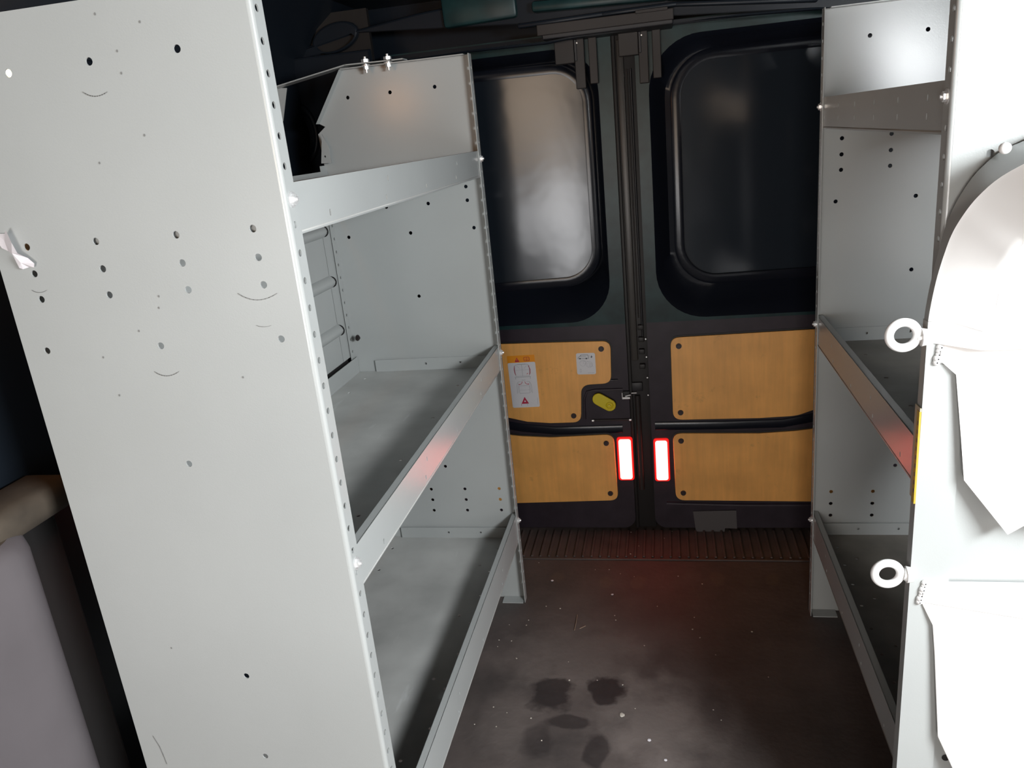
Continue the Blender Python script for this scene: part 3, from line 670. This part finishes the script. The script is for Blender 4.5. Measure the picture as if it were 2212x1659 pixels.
# roof brace strap with two bolts
br = empty('brace_strap', on(838,135,1,2.03), 'thin flat steel brace strap bolted on top of the left shelving unit', 'brace')
mb = MB(); pts = [on(1030,117,1,2.028),on(850,128,1,2.028),on(752,143,1,2.028),on(590,192,1,2.028)]
pts = [p for p in pts]; pts[0].z = pts[1].z = 1.5525+.002; pts[2].z = 1.5525+.004
pts[0].x = -.62
for a, b in zip(pts, pts[1:]):
    d = b-a; L_ = d.length; d.normalize(); M = MX(a, d, Vector((0,1,0))); mb.box(GREY, (-.002,-.022,-.0015), (L_+.002,.016,.0015), 0, M)
mb.plate(GREY, [(p.x,p.z) for p in (on(596,190,1,2.04),on(618,190,1,2.04),on(610,262,1,2.04),on(596,262,1,2.04))], t=.002, M=XZ(2.045))
mb.build('strap', br, bevel=.0005)
for px, py in ((790,141),(838,135)):
    c = on(px,py,1,2.018); c.z = 1.555
    mb = MB(); mb.cyl(ZINC, c+Vector((0,0,.003)), c+Vector((0,0,.010)), .010, 6); mb.cyl(ZINC, c+Vector((0,0,-.022)), c+Vector((0,0,.016)), .0035, 14)
    mb.cyl(ZINC, c+Vector((0,0,-.006)), c+Vector((0,0,-.003)), .011, 20); mb.cyl(ZINC, c+Vector((0,0,-.014)), c+Vector((0,0,-.006)), .0075, 6)
    mb.build('bolt', br, smooth=30)
# ================================================================== white cylinder rack on the right end panel
rk = empty('cylinder_rack', (.56,1.10,0), 'white steel rack with arched top and eye rings, fixed to the right shelving end', 'rack')
YF = 1.100; CX = .548
mirx = lambda p: Vector((2*CX-p[0], p[1], p[2]))
mb = MB()
for sgn in (1,-1):
    fx = (lambda v: v) if sgn > 0 else (lambda v: 2*CX-v)
    q = [(fx(.3375),0),(fx(.3925),0),(fx(.3925),1.06),(fx(.3410),1.06)]
    mb.plate(GREY, q, t=.002, M=XZ(YF), bev=0)
    a_, b_ = fx(.3375), fx(.3410)
    mb.loft(GREY, [[(a_,YF,0),(b_,YF,1.06)],[(a_,YF+.020,0),(b_,YF+.020,1.06)]])
mb.plate(GREY, [(.3925,0),(2*CX-.3925,0),(2*CX-.3925,1.04),(.3925,1.04)], t=.002, M=XZ(YF+.006))
c = on(2043,1637,1,YF+.004); mb.cyl(RUBBER, (c.x,YF+.0048,c.z), (c.x,YF+.0035,c.z), .006, 16)
o = mb.build('back_frame', rk, bevel=.002)
# arched upper body
outer = [(1993,735),(1996,690),(2004,640),(2015,590),(2028,540),(2040,497),(2056,456),(2078,416),(2110,372),(2160,328),(2212,304)]
dep = [.016,.017,.018,.019,.023,.030,.042,.055,.078,.115,.135]
B = []; Fr = []
for (px,py), dd in zip(outer, dep):
    p = on(px,py,1,YF+.020); B.append(p); Fr.append(Vector((p.x, YF+.020-dd, p.z)))
B += [Vector((.48,YF+.02,1.298)), Vector((.52,YF+.02,1.306)), Vector((CX,YF+.02,1.309))]
Fr += [Vector((.482,.975,1.296)), Vector((.52,.970,1.304)), Vector((CX,.968,1.307))]
def smooth_path(P, k=4):
    out = []
    for i in range(len(P)-1):
        p0 = P[max(0,i-1)]; p1 = P[i]; p2 = P[i+1]; p3 = P[min(len(P)-1,i+2)]
        for j in range(k):
            t = j/k; out.append(.5*((2*p1)+(p2-p0)*t+(2*p0-5*p1+4*p2-p3)*t*t+(3*p1-p0-3*p2+p3)*t**3))
    return out+[P[-1]]
B = smooth_path(B); Fr = smooth_path(Fr)
n = len(B)
G = []; Cn = []
cen = Vector((CX,0,1.06))
innerpx = [(2088,732),(2090,700),(2096,665),(2106,618),(2116,580),(2130,545),(2148,505),(2172,463),(2212,405)]
for i in range(n):
    f_ = Fr[i]; w_ = .052
    dirc = Vector((CX-f_.x, 0, 1.02-f_.z)); 
    if i < 5: dirc = Vector((1,0,0))
    dirc.normalize(); G.append(f_+dirc*w_+Vector((0,-.042,0))); Cn.append(f_+dirc*(w_+.012)+Vector((0,-.045,0)))
for lst in (B,Fr,G,Cn):
    lst += [mirx(p) for p in reversed(lst[:-1])]
def solidrow(l): return [tuple(p) for p in l]
mb = MB(); Fs = [f_+ (Vector((CX,0,1.1))-Vector((f_.x,0,f_.z))).normalized()*.004+Vector((0,-.003,0)) for f_ in Fr]
mb.loft(GREY, [solidrow(B), solidrow(Fr)]); mb.loft(WHITE, [solidrow(Fr), solidrow(Fs), solidrow(G), solidrow(Cn)], cap=True)  # side band stays grey, brightly lit faces get the whiter coat
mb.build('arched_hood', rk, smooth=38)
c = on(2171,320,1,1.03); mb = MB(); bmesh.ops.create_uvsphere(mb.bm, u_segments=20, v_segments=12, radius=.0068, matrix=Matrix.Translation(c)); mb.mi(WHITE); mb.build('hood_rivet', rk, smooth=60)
# tiers: angled retaining bar, tray and tapered apron
def tier(zbar0, zbar1, contour, slope):
    mb = MB(); x0 = .357
    wy = lambda x: YF-.002-slope*(min(x,2*CX-x)-x0)
    mid = wy(CX)
    xs = [x0,.46,CX,2*CX-.46,2*CX-x0]
    # bar: bevelled strip, top rim folded back
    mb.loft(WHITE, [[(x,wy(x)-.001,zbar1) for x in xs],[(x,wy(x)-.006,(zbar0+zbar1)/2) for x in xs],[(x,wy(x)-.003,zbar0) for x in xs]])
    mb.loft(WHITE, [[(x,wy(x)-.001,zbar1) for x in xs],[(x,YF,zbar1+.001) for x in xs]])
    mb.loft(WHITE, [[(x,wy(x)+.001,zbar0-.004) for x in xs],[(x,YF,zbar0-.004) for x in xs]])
    mb.build('tray', rk, smooth=60)
    mb = MB()
    A = math.atan(slope)
    C0 = Vector((x0,wy(x0),0)); u_ = Vector((math.cos(A),-math.sin(A),0)); nrm = Vector((-math.sin(A),-math.cos(A),0))
    ct = []
    for px, py in contour:
        d = RW.transposed() @ Vector(((px-W/2)/F,(py-H/2)/F,1)); t = (C0-CP).dot(nrm)/d.dot(nrm); p = CP+d*t
        ct.append(((p-C0).dot(u_), p.z))
    smax = (CX-x0)/math.cos(A)
    zb = ct[-1][1]
    poly = [(0.0,zbar0)]+ct+[(smax,zb+.01),(smax,zbar0)]
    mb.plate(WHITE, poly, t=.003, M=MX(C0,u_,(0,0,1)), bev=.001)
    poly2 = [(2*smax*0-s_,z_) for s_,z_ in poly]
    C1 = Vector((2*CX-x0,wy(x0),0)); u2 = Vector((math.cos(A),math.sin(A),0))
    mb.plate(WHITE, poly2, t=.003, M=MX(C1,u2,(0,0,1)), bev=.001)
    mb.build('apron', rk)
    # weld bead where the bar meets the post
    mb = MB()
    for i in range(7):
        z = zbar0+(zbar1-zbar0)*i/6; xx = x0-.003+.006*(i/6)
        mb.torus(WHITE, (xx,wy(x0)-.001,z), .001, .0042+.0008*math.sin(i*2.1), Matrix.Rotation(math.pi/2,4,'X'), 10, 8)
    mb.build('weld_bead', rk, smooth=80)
tier(1.004, 1.036, [(2035,780),(2067,808),(2078,950),(2084,1036),(2177,1152),(2212,1133)], .30)
tier(.630, .662, [(1989,1299),(2014,1350),(2018,1410),(2025,1590),(2057,1659),(2110,1740)], .30)
# eye rings
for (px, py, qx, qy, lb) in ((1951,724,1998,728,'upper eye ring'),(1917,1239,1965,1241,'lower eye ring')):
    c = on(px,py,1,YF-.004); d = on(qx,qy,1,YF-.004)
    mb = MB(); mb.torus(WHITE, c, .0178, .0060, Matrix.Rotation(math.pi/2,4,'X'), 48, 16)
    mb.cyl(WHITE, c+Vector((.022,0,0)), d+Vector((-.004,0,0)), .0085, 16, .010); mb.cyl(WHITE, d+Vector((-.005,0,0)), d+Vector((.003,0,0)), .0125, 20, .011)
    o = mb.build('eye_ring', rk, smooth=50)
# label on the rack's side edge
mb = MB(); la = on(1985,880,0,.3365); lb_ = on(1967,1082,0,.3365)
z1 = on(1990,882,1,YF).z; z0 = on(1972,1082,1,YF).z
def side(m, y0, y1, z0, z1, off): mb.box(m, (.3368+.0033*z0-off,y0,z0), (.3376+.0033*z0,y1,z1))
side(CREAM, YF-.001, YF+.021, z0, z1, .0012); side(LBLY, YF-.0012, YF+.009, z0-.004, z1-.005, .0018)
for i in range(9): side(LBLK, YF+.001, YF+.005, z0+.012+i*.013, z0+.018+i*.013, .0022)
o = mb.build('warning_label', rk); o['label'] = 'cream and yellow label strip'

# ================================================================== loose and fixed small things
# torn paper on the left end panel
Pp = [(-20,520),(20,495),(27,497),(47,540),(52,552),(80,568),(78,577),(58,580),(48,582),(37,569),(20,548),(4,536),(-20,520)]
mb = MB(); bm = mb.bm; YP = .9125
A_ = [on(a,b,1,YP) for a,b in ((-6,505),(16,504),(22,495),(26,497),(38,521),(50,545),(66,556),(80,568),(77,577),(64,577),(52,581),(45,578),(31,549),(20,542),(5,536),(-6,520))]
off = [0,.003,.008,.009,.010,.009,.004,.004,.002,0,.001,.002,.003,.001,0,0]
vs = [bm.verts.new(p+Vector((0,-o_-.0008,0))) for p, o_ in zip(A_,off)]
mid = [bm.verts.new(on(a,b,1,YP)+Vector((0,-o_,0))) for a,b,o_ in ((12,520,.002),(36,545,.008),(52,566,.006))]
tri = [(0,1,'a'),(1,2,'a'),(2,3,'a'),(3,4,'a'),(4,5,'b'),(5,6,'b'),(6,7,'c'),(7,8,'c'),(8,9,'c'),(9,10,'c'),(10,11,'c'),(11,12,'b'),(12,13,'b'),(13,14,'a'),(14,15,'a'),(15,0,'a')]
ix = {'a':0,'b':1,'c':2}; mb.mi(PAPER)
for i, j, k_ in tri: bm.faces.new((vs[i],vs[j],mid[ix[k_]]))
bm.faces.new((vs[4],mid[1],mid[0])); bm.faces.new((vs[13],mid[0],mid[1])); bm.faces.new((vs[6],mid[2],mid[1])); bm.faces.new((vs[11],mid[1],mid[2]))
mb2 = mb.build('torn_paper'); tag(mb2, 'torn scrap of white paper stuck to the left shelving end panel', 'paper')
# side door trim, lower left
mb = MB(); X0 = -.905; zt = on(125,1118,0,X0).z; ye = .905
yc = ye-.10
def sect(y, x): return (x,y)
arc = [(X0,-1.2),(X0,yc)]+[(X0-.10+.10*math.cos(t), yc+.10*math.sin(t)) for t in [math.pi/2*i/8 for i in range(1,9)]]+[(-1.03,yc+.10)]
def row2(z, t): return [(x+(-1.03-x)*t, y-(.05*t if y > yc else 0), z) for x, y in arc]
def row(z, ins): return [(max(-1.03,x-ins) if x > -1.0 else x, y-(ins if y > yc else 0), z) for x, y in arc]
mb.loft(GTRIM, [row2(.0,0), row2(zt-.03,0), row2(zt-.010,.05), row2(zt,.16)])
mb.loft(DIRT, [row2(zt,.16), row2(zt+.006,.4), row2(zt+.020,.7), row2(zt+.040,1)])
mb.box(DIRT, (-1.03,.30,.855), (-.935,1.0,.908), .018)
mb.box(RUBBER, (-1.03,.30,.0), (-.985,.99,.86), .01)
o = mb.build('side_door_trim', smooth=60); tag(o, 'grey moulded plastic side door trim with a dusty brown ledge, lower left', 'door trim')
# warm dome lamp behind the left end panel
c = Vector((-.955,1.13,1.513))
dl = empty('dome_lamp', c, 'small warm glowing lamp on the left wall behind the near shelving end', 'lamp')
mb = MB(); mb.box(DPLAST, c+Vector((-.045,-.05,-.03)), c+Vector((-.012,.05,.03)), .006); mb.build('base', dl)
mb = MB(); mb.box(WARM, c+Vector((-.014,-.042,-.024)), c+Vector((.010,.042,.024)), .010); mb.build('lens', dl, smooth=60)
# cab seats behind the photographer's place
for sx, lab in ((-.27,'dark fabric passenger seat in the cab, facing forward'),(.68,'dark fabric driver seat in the cab by the open door')):
    st = empty('cab_seat', (sx,-1.15,0), lab, 'seat')
    mb = MB(); mb.box(SEATM, (sx-.24,-1.45,.25), (sx+.24,-1.0,.52), .05); mb.build('seat_cushion', st, smooth=60)
    mb = MB(); mb.box(SEATM, (sx-.23,-1.08,.48), (sx+.23,-.94,.80), .05); mb.build('backrest', st, smooth=60)
    mb = MB(); mb.box(SEATM, (sx-.15,-1.05,.90), (sx+.15,-.96,1.10), .035); mb.cyl(ZINC, (sx-.05,-1.0,.78), (sx-.05,-1.0,.93), .006); mb.cyl(ZINC, (sx+.05,-1.0,.78), (sx+.05,-1.0,.93), .006); mb.build('headrest', st, smooth=60)
    mb = MB(); mb.box(RUBBER, (sx-.2,-1.4,0), (sx+.2,-1.0,.26), .01); mb.build('base', st)
# ------------------------------------------------------------------ crumbs
def flake(name, r, m, seed, h=.25):
    rnd = random.Random(seed); bm = bmesh.new(); bmesh.ops.create_icosphere(bm, subdivisions=1, radius=r)
    for v in bm.verts: v.co = Vector((v.co.x*(.7+.6*rnd.random()), v.co.y*(.7+.6*rnd.random()), v.co.z*h))
    zmin = min(v.co.z for v in bm.verts)
    for v in bm.verts: v.co.z -= zmin
    me = bpy.data.meshes.new(name); bm.to_mesh(me); bm.free(); me.materials.append(m); return me
def drop(name, me, px, py, rz, sc, label, cat, group=None, z=0.0005):
    o = bpy.data.objects.new(name, me); COL.objects.link(o); p = on(px,py,2,z); o.location = p; o.rotation_euler = (0,0,rz); o.scale = (sc,sc,sc)
    return tag(o, label, cat, group)
big = flake('paper_chip', .0048, PAPER, 3)
drop('paper_chip', big, 1193,1255,.4,1.0,'white chip on the floor nearest the left shelving foot','chip','white chips on the floor')
drop('paper_chip', big, 1323,1285,1.9,1.0,'white chip on the floor near the middle, towards the rear doors','chip','white chips on the floor')
drop('paper_chip', big, 1403,1600,2.2,1.05,'largest white chip on the floor in the foreground dust','chip','white chips on the floor')
drop('paper_chip', big, 1438,1643,1.2,.85,'white chip on the floor closest to the camera','chip','white chips on the floor')
drop('grey_flake', flake('grey_flake', .007, CHIP, 5, .15), 1343,1545,.3,1.0,'flat pale grey flake at the edge of the dark stain','flake')
def twig(px0, py0, px1, py1, label):
    a = on(px0,py0,2,.0025); b = on(px1,py1,2,.0025); mb = MB(); mb.cyl(TWIG, a, (a+b)/2+Vector((.001,0,.001)), .0011, 8); mb.cyl(TWIG, (a+b)/2+Vector((.001,0,.001)), b, .0011, 8)
    tag(mb.build('twig'), label, 'twig', 'twigs on the floor')
twig(1247,1328,1241,1361,'long thin twig standing out on the floor beside the stain, longest of the two')
twig(1252,1358,1265,1352,'short pale twig lying beside the longer one')
crumb = flake('crumb', .0022, CHIP, 9, .4)
spots = [(1164,1216),(1286,1231),(1316,1231),(1370,1246),(1137,1351),(1142,1340),(1100,1350),(1105,1385),(1075,1397),(1078,1383),(1228,1430),(1115,1422),(1180,1310),(1210,1315),(1340,1240),(1420,1310),(1465,1245),(1517,1262),(1512,1378),(1500,1334),(1624,1365),(1546,1415),(1496,1360),(1392,1395),(1372,1531),(1095,1540),(1072,1570),(1230,1470),(1290,1470),(1345,1480),(1147,1552),(1170,1600),(1541,1534),(1558,1556),(1660,1463),(1025,1565),(1066,1528),(1116,1423),(1328,1330),(1330,1340),(1393,1155),(1435,1163),(1362,1197),(1380,1180),(1452,1148),(1230,1170),(1363,1150)]
for i, (a, b) in enumerate(spots):
    drop('crumb', crumb, a, b, i*1.7, .7+.6*random.random(), ('tiny pale crumb on the ribbed sill by the rear doors' if b < 1209 else 'tiny pale crumb on the floor along the foot of the left shelving' if a < 1150 else 'tiny pale crumb on the right half of the floor' if a > 1440 else 'tiny pale crumb around the dark damp stain' if b > 1410 else 'tiny pale crumb mid floor between the sill and the dark stain'), 'crumb', 'crumbs on the floor', z=.0005 if b > 1210 else .001)
